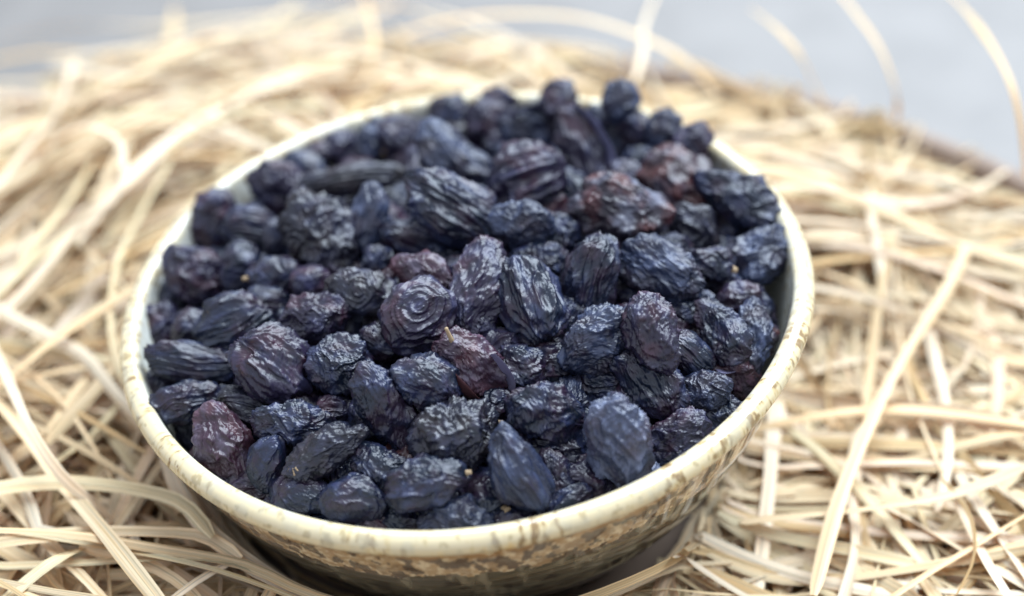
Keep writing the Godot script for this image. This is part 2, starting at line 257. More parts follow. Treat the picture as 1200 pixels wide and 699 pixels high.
func make_noise() -> void:
	rng.seed = 4711
	lump.seed = 3
	lump.noise_type = FastNoiseLite.TYPE_SIMPLEX_SMOOTH
	lump.frequency = 0.11
	lump.fractal_octaves = 2
	cell.seed = 5
	cell.noise_type = FastNoiseLite.TYPE_CELLULAR
	cell.cellular_return_type = FastNoiseLite.RETURN_DISTANCE2_SUB
	cell.frequency = 0.185
	cell.fractal_type = FastNoiseLite.FRACTAL_NONE
	cell.domain_warp_enabled = true
	cell.domain_warp_amplitude = 3.0
	cell.domain_warp_frequency = 0.18
	crease.seed = 11
	crease.noise_type = FastNoiseLite.TYPE_SIMPLEX_SMOOTH
	crease.fractal_type = FastNoiseLite.FRACTAL_RIDGED
	crease.fractal_octaves = 1
	crease.frequency = 0.18
	crease.domain_warp_enabled = true
	crease.domain_warp_amplitude = 2.2
	crease.domain_warp_frequency = 0.22
	fine.seed = 17
	fine.noise_type = FastNoiseLite.TYPE_SIMPLEX_SMOOTH
	fine.fractal_type = FastNoiseLite.FRACTAL_RIDGED
	fine.fractal_octaves = 1
	fine.frequency = 0.5
	fine.domain_warp_enabled = true
	fine.domain_warp_amplitude = 1.6
	fine.domain_warp_frequency = 0.35
	patch.seed = 23
	patch.noise_type = FastNoiseLite.TYPE_SIMPLEX_SMOOTH
	patch.frequency = 0.16
	patch.fractal_octaves = 3


# ------------------------------------------------------------------ setting
func make_table() -> void:
	var top := BoxMesh.new()
	top.size = Vector3(2.4, 0.03, 2.0)
	var m := StandardMaterial3D.new()
	m.albedo_color = lin(0.172, 0.158, 0.143)
	m.roughness = 0.5
	var grain := FastNoiseLite.new()
	grain.seed = 8
	grain.frequency = 0.02
	grain.fractal_octaves = 5
	var ramp := Gradient.new()
	ramp.set_color(0, Color(0.9, 0.9, 0.9))
	ramp.set_color(1, Color(1, 1, 1))
	var tex := NoiseTexture2D.new()
	tex.width = 512
	tex.height = 512
	tex.seamless = true
	tex.noise = grain
	tex.color_ramp = ramp
	m.albedo_texture = tex
	m.uv1_triplanar = true
	m.uv1_scale = Vector3(3, 3, 3)
	var o := part("tabletop", top, m, self)
	o.position = Vector3(0, -0.015, -0.25)
	o.set_meta("kind", "structure")
	o.set_meta("label", "plain grey tabletop under and behind the tray")


# A shape turned about the y axis; profile in millimetres, uv v from v0 to v1 along it.
func lathe(profile: PackedVector2Array, v: PackedFloat32Array, around: int, wobble := 0.0) -> ArrayMesh:
	var pos := PackedVector3Array()
	var nor := PackedVector3Array()
	var uv := PackedVector2Array()
	var idx := PackedInt32Array()
	var n := profile.size()
	for i in n:
		var a := profile[maxi(i - 1, 0)]
		var b := profile[mini(i + 1, n - 1)]
		var t := (b - a).normalized()
		var out := Vector2(t.y, -t.x)
		for k in around + 1:
			var g := TAU * k / around
			var w := wobble * (sin(2.0 * g + 0.6) + 0.5 * sin(3.0 * g + 2.0) + 0.3 * sin(7.0 * g))
			var r := profile[i].x + (w if profile[i].x > 20.0 else 0.0)
			pos.append(Vector3(cos(g) * r, profile[i].y + 0.7 * w, sin(g) * r) * MM)
			nor.append(Vector3(cos(g) * out.x, out.y, sin(g) * out.x))
			uv.append(Vector2(float(k) / around, v[i]))
	for i in n - 1:
		for k in around:
			var p := i * (around + 1) + k
			var q := p + around + 1
			idx.append_array([p, p + 1, q, p + 1, q + 1, q])
	return packed(pos, nor, uv, PackedColorArray(), idx)


func packed(pos: PackedVector3Array, nor: PackedVector3Array, uv: PackedVector2Array, col: PackedColorArray, idx: PackedInt32Array) -> ArrayMesh:
	var a := []
	a.resize(Mesh.ARRAY_MAX)
	a[Mesh.ARRAY_VERTEX] = pos
	a[Mesh.ARRAY_NORMAL] = nor
	if uv.size():
		a[Mesh.ARRAY_TEX_UV] = uv
	if col.size():
		a[Mesh.ARRAY_COLOR] = col
	a[Mesh.ARRAY_INDEX] = idx
	var m := ArrayMesh.new()
	m.add_surface_from_arrays(Mesh.PRIMITIVE_TRIANGLES, a)
	return m


func smooth(ctrl: PackedVector2Array, each: int) -> PackedVector2Array:
	var out := PackedVector2Array()
	for i in ctrl.size() - 1:
		for k in each:
			out.append(ctrl[i].cubic_interpolate(ctrl[i + 1], ctrl[maxi(i - 1, 0)], ctrl[mini(i + 2, ctrl.size() - 1)], float(k) / each))
	out.append(ctrl[ctrl.size() - 1])
	return out


func make_tray() -> void:
	var tray := thing("tray")
	tag(tray, "round tray with a brown rim, spread with raffia under the bowl", "tray")
	tray.position = Vector3(TRAY.x, 0, TRAY.y) * MM
	var wood := StandardMaterial3D.new()
	wood.albedo_color = lin(0.20, 0.14, 0.10)
	wood.roughness = 0.6
	var R := TRAY_RADIUS
	var rim := smooth(PackedVector2Array([Vector2(R - 8, 7), Vector2(R - 5, 13), Vector2(R - 2.5, 18.5), Vector2(R, 20), Vector2(R + 2.6, 18.5), Vector2(R + 2, 13), Vector2(R - 2, 4), Vector2(R - 5, 0.6)]), 4)
	rim.reverse()
	var v := PackedFloat32Array()
	v.resize(rim.size())
	part("rim", lathe(rim, v, 240, 0.5), wood, tray)
	var base := CylinderMesh.new()
	base.top_radius = (R - 6) * MM
	base.bottom_radius = (R - 8) * MM
	base.height = 6.4 * MM
	base.radial_segments = 160
	part("base", base, wood, tray).position.y = 3.8 * MM


# ------------------------------------------------------------------ bowl
func make_bowl() -> void:
	var ctrl := PackedVector2Array([
		Vector2(34, 13.5), Vector2(36, 11), Vector2(38.8, 11.2), Vector2(39.8, 13), Vector2(40.4, 16.2), Vector2(44.5, 20.0), Vector2(52.3, 28.5), Vector2(58.4, 38.5),
		Vector2(62.8, 47), Vector2(65.4, 54.0), Vector2(67.2, 60.2), Vector2(68.0, 61.4), Vector2(69.2, 62.3), Vector2(69.9, 63.6), Vector2(69.7, 64.9), Vector2(68.9, 65.9),
		Vector2(67.6, 66.4), Vector2(66.4, 66.1), Vector2(65.7, 65.1), Vector2(65.2, 62.5), Vector2(63.5, 55), Vector2(60.3, 45), Vector2(54.5, 34), Vector2(42, 23.5), Vector2(20, 17), Vector2(0, 16)])
	var each := 6
	var p := smooth(ctrl, each)
	var s := PackedFloat32Array([0.0])
	for i in p.size() - 1:
		s.append(s[i] + p[i].distance_to(p[i + 1]))
	var total := s[s.size() - 1]
	var v := PackedFloat32Array()
	for x in s:
		v.append(x / total)
	var m := StandardMaterial3D.new()
	m.albedo_texture = glaze(p, s, s[10 * each], s[18 * each])
	m.roughness = 0.08
	m.metallic_specular = 0.6
	var bowl := thing("bowl")
	tag(bowl, "round stoneware bowl with cream speckled rim and mottled brown outside, full of raisins", "bowl")
	for cut in [["foot", 0, 5 * each], ["outer_wall", 5 * each, 10 * each], ["rim", 10 * each, 18 * each], ["inner_wall", 18 * each, p.size() - 1]]:
		part(cut[0], lathe(p.slice(cut[1], cut[2] + 1), v.slice(cut[1], cut[2] + 1), 192, 0.22), m, bowl)


# The glaze's colours: u round the bowl, v along its profile from the foot over the rim to the inside.
func glaze(p: PackedVector2Array, s: PackedFloat32Array, groove: float, inner: float) -> ImageTexture:
	var w := 2048
	var h := 384
	var total := s[s.size() - 1]
	var im := Image.create(w, h, false, Image.FORMAT_RGB8)
	var n1 := FastNoiseLite.new()
	n1.seed = 31
	n1.frequency = 0.35
	n1.fractal_octaves = 3
	var n2 := FastNoiseLite.new()
	n2.seed = 37
	n2.frequency = 0.16
	n2.fractal_octaves = 3
	var at := 0
	for y in h:
		var here := (y + 0.5) / h * total
		if here > inner + 32.0:
			for x in w:
				im.set_pixel(x, y, lin(0.5, 0.5, 0.44))
			continue
		while at < s.size() - 2 and s[at + 1] < here:
			at += 1
		var q := p[at].lerp(p[at + 1], (here - s[at]) / maxf(s[at + 1] - s[at], 1e-4))
		for x in w:
			var g := TAU * (x + 0.5) / w
			var c := cos(g)
			var d := sin(g)
			var P := Vector3(c * q.x, q.y, d * q.x)
			var a := n1.get_noise_3dv(P)                                        # millimetre mottling
			var b := n2.get_noise_3dv(P + Vector3(90, 0, 0))
			var tick := n1.get_noise_3d(c * 66.0 * 1.7 + b * 2.0, here * 0.2, d * 66.0 * 1.7 + a) # runs across the rim
			var big := n2.get_noise_3d(c * 26.0, here * 0.1, d * 26.0)
			var edge := here + b * 2.2 + a * 0.8
			var col: Color
			if edge < groove - 9.3:
				var run := n2.get_noise_3d(c * 70.0, here * 0.25, d * 70.0)
				col = Color(0.075, 0.064, 0.042).lerp(Color(0.2, 0.17, 0.11), smoothstep(0.0, 0.5, run + 0.2 * a))
				col = col.lerp(Color(0.03, 0.024, 0.018), smoothstep(0.12, 0.4, b))
			elif edge < groove + 0.6:
				col = Color(0.36, 0.24, 0.12).lerp(Color(0.56, 0.44, 0.27), smoothstep(-0.15, 0.35, n1.get_noise_3dv(P * 1.6)))
				col = col.lerp(Color(0.2, 0.125, 0.065), smoothstep(0.02, 0.3, b) * 0.6)
				col = col.lerp(Color(0.06, 0.042, 0.032), smoothstep(0.03, 0.11, n2.get_noise_3dv(P * 1.3 + Vector3(0, 40, 0)) + 0.2 * a) * 0.85)
				col = col.lerp(Color(0.3, 0.155, 0.05), smoothstep(groove - 2.2, groove - 0.2, edge) * 0.8)
			else:
				var lip := 1.0 - smoothstep(inner - 2.5, inner + 1.0, edge)
				col = Color(0.53, 0.53, 0.475).lerp(Color(0.56, 0.465, 0.28), lip)
				col = col.lerp(Color(0.56, 0.37, 0.13), lip * (1.0 - smoothstep(groove + 1.0, groove + 4.0, edge + 3.4 * tick)) * 0.9)
				col = col.lerp(Color(0.46, 0.33, 0.14), lip * smoothstep(0.12, 0.45, tick + 0.7 * big + 0.3 * a) * 0.7)
				col = col.lerp(Color(0.16, 0.09, 0.035), smoothstep(0.42, 0.5, tick + 0.9 * big + 0.6 * a) * (0.3 + 0.7 * lip) * 0.8)
				col = col.lerp(Color(0.3, 0.22, 0.1), smoothstep(0.28, 0.34, a) * 0.65)
				col = col.lerp(Color(0.42, 0.38, 0.27), smoothstep(0.0, 0.35, b + 0.4 * a) * 0.45)
			im.set_pixel(x, y, col.linear_to_srgb())
	return ImageTexture.create_from_image(im)


# ------------------------------------------------------------------ raffia
func tone_of(t: int) -> Color:
	var c: Color = [Color(0.86, 0.74, 0.49), Color(0.82, 0.67, 0.41), Color(0.88, 0.80, 0.61), Color(0.72, 0.54, 0.28), Color(0.83, 0.75, 0.49), Color(0.85, 0.73, 0.55)][t]
	return c


# One ribbon along a path (millimetres): a thin bent blade with a crease, twisting as it goes. Added to the arrays in a.
func ribbon(a: Dictionary, path: PackedVector3Array, width: float, color: Color, r: RandomNumberGenerator, twist: float, columns := 5, step := 4.0) -> void:
	var L := 0.0
	for i in path.size() - 1:
		L += path[i].distance_to(path[i + 1])
	var n := clampi(int(L / step), 8, 44)
	var pts := PackedVector3Array()
	var segs := path.size() - 1
	for k in n + 1:
		var t := minf(float(k) / n * segs, segs - 1e-4)
		var i := int(t)
		pts.append(path[i].cubic_interpolate(path[i + 1], path[maxi(i - 1, 0)], path[mini(i + 2, segs)], t - i))
	var camber := r.randf_range(-0.1, 0.45)
	var crease_at := r.randf_range(-0.5, 0.5)
	var crease_up := r.randf_range(-0.7, 0.7)
	var tw0 := r.randf_range(-0.4, 0.4)
	var phase := r.randf() * 50.0
	var u0 := r.randf()
	var first: int = a.pos.size()
	var along := 0.0
	var m := columns
	for k in n + 1:
		var T := (pts[mini(k + 1, n)] - pts[maxi(k - 1, 0)]).normalized()
		var B := T.cross(Vector3.UP)
		if B.length() < 0.1:
			B = T.cross(Vector3.RIGHT)
		B = B.normalized()
		var roll := tw0 + twist * (sin(along * 0.045 + phase) + 0.5 * sin(along * 0.11 + phase * 1.7))
		B = B.rotated(T, roll)
		var N := B.cross(T)
		var f := float(k) / n
		var wd := width * 0.5 * (0.45 + 0.55 * smoothstep(0.0, 0.05, f)) * (0.5 + 0.5 * smoothstep(0.0, 0.05, 1.0 - f)) * (1.0 + 0.14 * sin(along * 0.06 + phase * 2.3) + 0.08 * sin(along * 0.17 + phase))
		var tint := 1.0 + 0.06 * sin(along * 0.05 + phase * 3.1)
		var cc := Color(color.r * tint, color.g * tint, color.b * tint)
		for side in 2:
			for j in m:
				var x := -1.0 + 2.0 * j / (m - 1)
				var near := absf(x - crease_at)
				var lift := camber * (1.0 - x * x) + crease_up * maxf(0.0, 0.7 - near)
				var slope := -2.0 * camber * x - (signf(x - crease_at) * crease_up if near < 0.7 else 0.0)
				var thick := 0.08 * (1.0 if side == 0 else -1.0) * (1.0 if j > 0 and j < m - 1 else 0.4)
				a.pos.append((pts[k] + B * (x * wd) + N * (lift * wd * 0.55 + thick)) * MM)
				var nn := (N - B * (slope * 0.55)).normalized()
				a.nor.append(nn if side == 0 else -nn)
				a.uv.append(Vector2(u0 + (x + 1.0) * width * 0.05, along * 0.006 + phase))
				a.col.append(cc)
		if k < n:
			along += pts[k].distance_to(pts[k + 1])
	var w := 2 * m
	for k in n:
		var p := first + k * w
		for j in m - 1:
			a.idx.append_array([p + j, p + w + j, p + j + 1, p + j + 1, p + w + j, p + w + j + 1])
			a.idx.append_array([p + m + j, p + m + j + 1, p + m + w + j, p + m + j + 1, p + m + w + j + 1, p + m + w + j])
		a.idx.append_array([p, p + m, p + w, p + m, p + w + m, p + w, p + m - 1, p + w + m - 1, p + w - 1, p + w - 1, p + w + m - 1, p + 2 * w - 1])


func blank() -> Dictionary:
	return {"pos": PackedVector3Array(), "nor": PackedVector3Array(), "uv": PackedVector2Array(), "col": PackedColorArray(), "idx": PackedInt32Array()}


func built(a: Dictionary) -> ArrayMesh:
	return packed(a.pos, a.nor, a.uv, a.col, a.idx)


func streaks() -> Image:
	var im := Image.create(256, 512, false, Image.FORMAT_RGB8)
	var n := FastNoiseLite.new()
	n.seed = 41
	n.frequency = 0.06
	n.fractal_octaves = 4
	for y in 512:
		for x in 256:
			var g := TAU * x / 256.0
			var t := TAU * y / 512.0
			var v := n.get_noise_3d(cos(g) * 90.0, sin(g) * 90.0 + sin(t) * 3.0, cos(t) * 3.0)
			var fleck := n.get_noise_3d(cos(g) * 40.0, sin(g) * 40.0 + sin(t) * 14.0, cos(t) * 14.0 + 70.0)
			var k := clampf(0.96 + 0.4 * v, 0.55, 1.0)
			var warm := clampf(fleck * 1.5, 0.0, 1.0)
			im.set_pixel(x, y, Color(k, k * (1.0 - 0.06 * warm), k * (1.0 - 0.16 * warm)))
	return im


func bowl_radius(y: float) -> float:
	if y < 18.0:
		return 42.0
	return 42.0 + 28.5 * pow(clampf((y - 18.0) / 45.0, 0.0, 1.0), 0.56)


# How high the heap of raffia stands over the table at a place (millimetres).
func straw_top(x: float, z: float) -> float:
	var inside := TRAY_RADIUS - Vector2(x, z).distance_to(TRAY)
	var t := 23.0 + 15.0 * smoothstep(5.0, 70.0, inside) + 6.0 * smoothstep(-20.0, -60.0, x)
	t -= 20.0 * smoothstep(10.0, 60.0, x) * smoothstep(-60.0, -5.0, z)
	if x > 20.0:
		t = lerpf(t, 19.5 + (t - 19.5) * smoothstep(5.0, 55.0, inside), smoothstep(20.0, 60.0, x))
	return lerpf(5.0, t, smoothstep(-45.0, 3.0, inside))


func heading(x: float, z: float) -> float:
	var lane := rng.randf()
	if x < -15.0 and z < -25.0:
		return 36.0 if lane < 0.75 else rng.randf_range(-60.0, 100.0)
	if x < -55.0 and z < 25.0:
		return 48.0 if lane < 0.45 else (-42.0 if lane < 0.8 else rng.randf_range(-90.0, 90.0))
	if x < 0.0:
		return -6.0 if lane < 0.4 else (-48.0 if lane < 0.75 else rng.randf_range(-90.0, 90.0))
	if z < -10.0:
		return -42.0 if lane < 0.55 else (-12.0 if lane < 0.75 else rng.randf_range(-90.0, 90.0))
	return -86.0 if lane < 0.32 else (-8.0 if lane < 0.55 else (-48.0 if lane < 0.72 else rng.randf_range(-90.0, 90.0)))


func strand_path(layer: float) -> PackedVector3Array:
	# strands lie in loose bundles: a few share a course
	if bundle.left <= 0:
		for attempt in 60:
			bundle.at = Vector2(rng.randf_range(-190, 165), rng.randf_range(-235, 95))
			var deep: float = TRAY_RADIUS - bundle.at.distance_to(TRAY)
			if bundle.at.length() > 48.0 and deep > (6.0 if bundle.at.x < 30.0 else 10.0):
				break
		bundle.yaw = deg_to_rad(heading(bundle.at.x, bundle.at.y)) + rng.randfn() * 0.16
		bundle.bend = rng.randfn() * 0.0062
		bundle.left = rng.randi_range(2, 9)
	bundle.left -= 1
	var c: Vector2 = bundle.at + Vector2(rng.randfn() * 11.0, rng.randfn() * 11.0)
	if c.length() < 48.0:
		c = c.normalized() * 50.0
	var yaw: float = bundle.yaw + rng.randfn() * 0.09
	var bend: float = bundle.bend + rng.randfn() * 0.0015
	var half := rng.randf_range(70.0, 170.0)
	var wave := rng.randf() * 40.0
	var amp := rng.randf_range(0.5, 2.4)
	var spill := rng.randf()
	var kink_at := rng.randf_range(10.0, 260.0)
	var kink := rng.randfn() * 0.4
	var lane := [PackedVector3Array(), PackedVector3Array()]
	for side in 2:
		var sg := 1.0 if side == 0 else -1.0
		var q := c
		var w := yaw
		var gone := 0.0
		while gone < half:
			var r := q.length()
			if r < 44.0:
				break
			var inside := TRAY_RADIUS - q.distance_to(TRAY)
			if inside < (-1.0 if q.x > 45.0 else (-3.0 if q.x > -10.0 else -11.0 - 70.0 * maxf(0.0, spill - 0.75) * 4.0)):
				break
			var y := 7.5 + (straw_top(q.x, q.y) - 7.5) * layer + amp * sin(gone * sg * 0.07 + wave)
			if inside < 0.0 and inside > -45.0:
				y = maxf(y, 22.0 + inside * 0.35)
			y = maxf(y, 2.0 if inside < -8.0 else 7.6)
			var P := Vector3(q.x, y, q.y)
			var lim := bowl_radius(y + 2.0) + 2.5
			if r < lim:
				P.x *= lim / r
				P.z *= lim / r
			lane[side].append(P)
			if absf(gone - kink_at) < 3.6:
				w += kink
			w += bend * 7.0 * sg + rng.randfn() * 0.03
			q += Vector2(cos(w), -sin(w)) * 7.0 * sg
			gone += 7.0
	var out: PackedVector3Array = lane[1]
	out.reverse()
	if out.size() and lane[0].size():
		out.remove_at(out.size() - 1)
	out.append_array(lane[0])
	return out


func place_words(p: Vector3) -> String:
	if p.z < -75.0:
		return "behind the bowl at left" if p.x < -20.0 else ("straight behind the bowl" if p.x < 55.0 else "behind the bowl at right")
	if p.x < 0.0:
		return "upper left of the bowl" if p.z < -35.0 else ("left of the bowl" if p.z < 12.0 else "lower left of the bowl")
	return "right behind the bowl" if p.z < -35.0 else ("right of the bowl" if p.z < 12.0 else "in the lower right corner")


func lean_words(p: PackedVector3Array) -> String:
	var d := p[p.size() - 1] - p[0]
	if absf(d.z) < 0.35 * absf(d.x):
		return "lying level"
	if absf(d.x) < 0.35 * absf(d.z):
		return "running upright"
	return "slanting down rightwards" if d.z * d.x > 0.0 else "slanting up rightwards"


func make_straw() -> void:
	var im := streaks()
	raffia = StandardMaterial3D.new()
	raffia.albedo_texture = ImageTexture.create_from_image(im)
	raffia.vertex_color_use_as_albedo = true
	raffia.roughness = 0.55
	raffia.metallic_specular = 0.4
	raffia.heightmap_enabled = true
	raffia.heightmap_texture = raffia.albedo_texture
	raffia.heightmap_scale = 0.005
	raffia.backlight_enabled = true
	raffia.backlight = Color(0.92, 0.80, 0.62)
	# the tangle underneath
	var deep := blank()
	for i in 1600:
		var path := strand_path(sqrt(rng.randf()) * 0.82)
		if path.size() < 4:
			continue
		var c := tone_of(rng.randi() % 6).lerp(tone_of(1), 0.4) * rng.randf_range(0.92, 1.06)
		ribbon(deep, path, 0.45 + 3.2 * pow(rng.randf(), 1.4), c, rng, 0.5, 3, 8.0)
	var o := part("raffia_bedding", built(deep), raffia, self)
	o.set_meta("kind", "stuff")
	tag(o, "tangled bed of pale raffia filling the tray under the single strands", "raffia")
	# the strands on top, one by one
	var top := []
	for i in 250:
		var path := strand_path(rng.randf_range(0.72, 1.08))
		if path.size() < 6:
			continue
		top.append(path)
	var count := {}
	top.sort_custom(func(p, q): return p[p.size() / 2].length() < q[q.size() / 2].length())
	var order := ["nearest to", "second from", "third from", "fourth from", "fifth from", "sixth from", "seventh from", "eighth from", "ninth from", "tenth from", "eleventh from", "twelfth from"]
	for path in top:
		var t: int = [0, 0, 0, 1, 1, 2, 2, 2, 3, 4, 5][rng.randi() % 11]
		var w := 0.6 + 2.9 * pow(rng.randf(), 1.25)
		var a := blank()
		var middle: Vector3 = path[path.size() / 2]
		var foot := Vector3(middle.x, 0, middle.z)
		for k in path.size():
			path[k] -= foot
		ribbon(a, path, w, tone_of(t) * rng.randf_range(0.95, 1.06), rng, rng.randf_range(0.1, 0.6))
		var s := part(numbered("raffia_strand"), built(a), raffia, self)
		s.position = foot * MM
		var look := "%s %s raffia strand %s %s" % ["narrow" if w < 1.5 else ("broad" if w > 2.6 else "middling"), ["straw", "tan", "white", "honey", "cream", "pinkish"][t], lean_words(path), place_words(middle)]
		var n: int = count.get(look, 0)
		count[look] = n + 1
		tag(s, look + ", " + order[mini(n, 11)] + " its rim", "raffia strand", "raffia strands lying on top of the bedding")
	for row in STRANDS:
		var path := PackedVector3Array()
		var middle: Vector3 = row[3][row[3].size() / 2]
		var foot := Vector3(middle.x, 0, middle.z)
		for P in row[3]:
			var q: Vector3 = P
			var r := Vector2(q.x, q.z).length()
			var lim := bowl_radius(q.y + 2.0) + 2.5
			if r < lim:
				q.x *= lim / r
				q.z *= lim / r
			path.append(q - foot)
		var a := blank()
		ribbon(a, path, row[1] * 0.66, tone_of(row[2]) * 1.08, rng, 0.3)
		var s := part(numbered("raffia_strand"), built(a), raffia, self)
		s.position = foot * MM
		tag(s, row[0], "raffia strand", "raffia strands lying on top of the bedding")


# ------------------------------------------------------------------ raisins
func flesh(tone: int) -> Array:
	# base skin, waxy bloom, thin skin
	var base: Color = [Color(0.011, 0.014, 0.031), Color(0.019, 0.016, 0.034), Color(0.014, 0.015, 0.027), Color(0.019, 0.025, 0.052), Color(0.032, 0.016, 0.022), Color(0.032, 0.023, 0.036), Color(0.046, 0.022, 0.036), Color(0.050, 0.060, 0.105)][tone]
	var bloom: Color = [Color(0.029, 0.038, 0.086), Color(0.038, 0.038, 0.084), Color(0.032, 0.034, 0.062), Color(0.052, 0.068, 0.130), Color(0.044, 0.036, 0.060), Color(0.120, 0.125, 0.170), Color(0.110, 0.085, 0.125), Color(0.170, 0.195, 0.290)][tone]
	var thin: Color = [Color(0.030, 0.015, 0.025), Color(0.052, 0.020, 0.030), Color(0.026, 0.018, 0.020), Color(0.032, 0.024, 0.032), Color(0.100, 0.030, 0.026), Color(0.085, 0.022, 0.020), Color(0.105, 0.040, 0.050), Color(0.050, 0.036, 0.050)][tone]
	return [base, bloom, thin]


func raisin_mesh(number: int, half: Vector3, kind: int, tone: int, n: int) -> ArrayMesh:
	var r := RandomNumberGenerator.new()
	r.seed = 9000 + number * 77
	var off := Vector3(r.randf_range(-500, 500), r.randf_range(-500, 500), r.randf_range(-500, 500))
	var taper := r.randf_range(-0.13, 0.13)
	var bend := r.randf_range(-0.16, 0.16)
	var cuts := []
	var wanted: int = [3, 2, 6, 3, 2, 1][kind]
	for k in wanted:
		var v := Vector3(r.randfn() * 0.8, r.randfn(), r.randfn()).normalized()
		if k == 0:
			v = Vector3(r.randfn() * 0.25, r.randfn() * 0.3, -1.0).normalized()  # a face turned outward
		cuts.append([v, r.randf_range(0.62, 0.86)])
	var A_cell: float = [1.25, 0.85, 1.3, 0.6, 1.1, 0.6][kind]
	var A_crease: float = [0.42, 0.34, 0.55, 0.3, 0.42, 0.36][kind]
	var A_fine: float = [0.1, 0.12, 0.08, 0.08, 0.14, 0.06][kind]
	var A_fold: float = [0.62, 0.66, 0.42, 0.42, 0.6, 0.3][kind]
	var runs: float = [7.0, 6.5, 5.0, 4.5, 8.0, 5.0][kind] * r.randf_range(0.85, 1.2)
	var lines: float = [0.0, 4.6, 0.0, 0.0, 0.0, 3.0][kind]
	var lanes := 1.0 if kind != 4 else 1.15
	var squash: Vector3 = [Vector3(0.75, 1, 1), Vector3(0.3, 1.3, 1.3), Vector3(0.7, 1, 1), Vector3(1, 1, 1), Vector3(1.05, 1.05, 1.05), Vector3(0.8, 1, 1)][kind]
	var size := (half.y + half.z) / 2.0 / 4.6
	var ring_at := Vector2(r.randf_range(-0.3, 0.3) * half.x, r.randf_range(-0.2, 0.2) * half.y)
	var colors := flesh(tone)
	var pts := PackedVector3Array()
	var tints := PackedColorArray()
	var low := Vector3.ONE * 99.0
	var high := -low
	var st := SurfaceTool.new()
	st.begin(Mesh.PRIMITIVE_TRIANGLES)
	st.set_smooth_group(0)
	var axes := [[Vector3.RIGHT, Vector3.UP, Vector3.BACK], [Vector3.LEFT, Vector3.BACK, Vector3.UP], [Vector3.UP, Vector3.BACK, Vector3.RIGHT], [Vector3.DOWN, Vector3.RIGHT, Vector3.BACK], [Vector3.BACK, Vector3.RIGHT, Vector3.UP], [Vector3.FORWARD, Vector3.UP, Vector3.RIGHT]]
	for f in 6:
		var X: Vector3 = axes[f][0]
		var U: Vector3 = axes[f][1]
		var V: Vector3 = axes[f][2]
		for i in n + 1:
			var a := tan((2.0 * i / n - 1.0) * PI / 4.0) if i > 0 and i < n else (-1.0 if i == 0 else 1.0)
			for j in n + 1:
				var b := tan((2.0 * j / n - 1.0) * PI / 4.0) if j > 0 and j < n else (-1.0 if j == 0 else 1.0)
				var d := (X + U * a + V * b).normalized()
				var p := d * half
				var out := (d / half).normalized()
				p.y *= 1.0 + taper * d.x
				p.z *= 1.0 + taper * d.x
				p.y += bend * half.x * (d.x * d.x - 0.4)
				p *= 1.0 + 0.2 * lump.get_noise_3dv(p + off)
				for c in cuts:
					var cv: Vector3 = c[0]
					var reach: float = (c[1] + (0.0 if kind == 2 else 0.08)) * (cv * half).length()
					var over := p.dot(cv) - reach
					if over > 0.0:
						p -= cv * over * (0.8 if kind == 2 else 0.6)
				var q := p * squash / size + off
				var e := cell.get_noise_3dv(q)
				var k1 := crease.get_noise_3dv(q)
				var k2 := fine.get_noise_3dv(q)
				var rough := smoothstep(-0.35, 0.25, patch.get_noise_3dv(q * 0.8 - Vector3(9, 50, 2)))
				if half.x > 8.3 or tone == 7:
					rough = 0.6 + 0.4 * rough
				var h1 := pow(clampf(0.5 + 0.5 * k1, 0.0, 1.0), 5.0)
				var h2 := pow(clampf(0.5 + 0.5 * k2, 0.0, 1.0), 5.0)
				var fold := lump.get_noise_3dv(q * lanes) * runs + (atan2(p.y, p.z) * lines if lines > 0.0 else 0.0)
				if kind == 3:
					fold += Vector2(p.x - ring_at.x, (p.y - ring_at.y) * 1.15).length() * 1.6
				var h0 := pow(1.0 - absf(sin(fold)), 1.7)
				var disp := -A_cell * pow(clampf((e + 1.0) * 1.1, 0.0, 1.0), 0.8) + A_fold * h0 * (0.3 + 0.7 * rough) + A_crease * h1 + A_fine * h2 * rough
				p += out * disp * size
				var w := patch.get_noise_3dv(q * 1.3 + Vector3(31, 7, 3))
				var w2 := patch.get_noise_3dv(p * 0.8 - off)
				var col: Color = colors[0] * 0.7
				col = col.lerp(colors[1] * 0.7, smoothstep(-0.15, 0.5, w))
				col = col.lerp(colors[2] * 0.85, smoothstep(-0.15, 0.6, w2) * 0.7)
				pts.append(p)
				tints.append(col)
				low = low.min(p)
				high = high.max(p)
	var fit := half * 2.0 / (high - low)
	var mid := (high + low) * 0.5
	for k in pts.size():
		st.set_color(tints[k])
		st.add_vertex((pts[k] - mid) * fit * MM)
	for f in 6:
		var at := f * (n + 1) * (n + 1)
		for i in n:
			for j in n:
				var s := at + i * (n + 1) + j
				st.add_index(s)
				st.add_index(s + n + 2)
				st.add_index(s + 1)
				st.add_index(s)
				st.add_index(s + n + 1)
				st.add_index(s + n + 2)
	st.generate_normals()
	return st.commit()


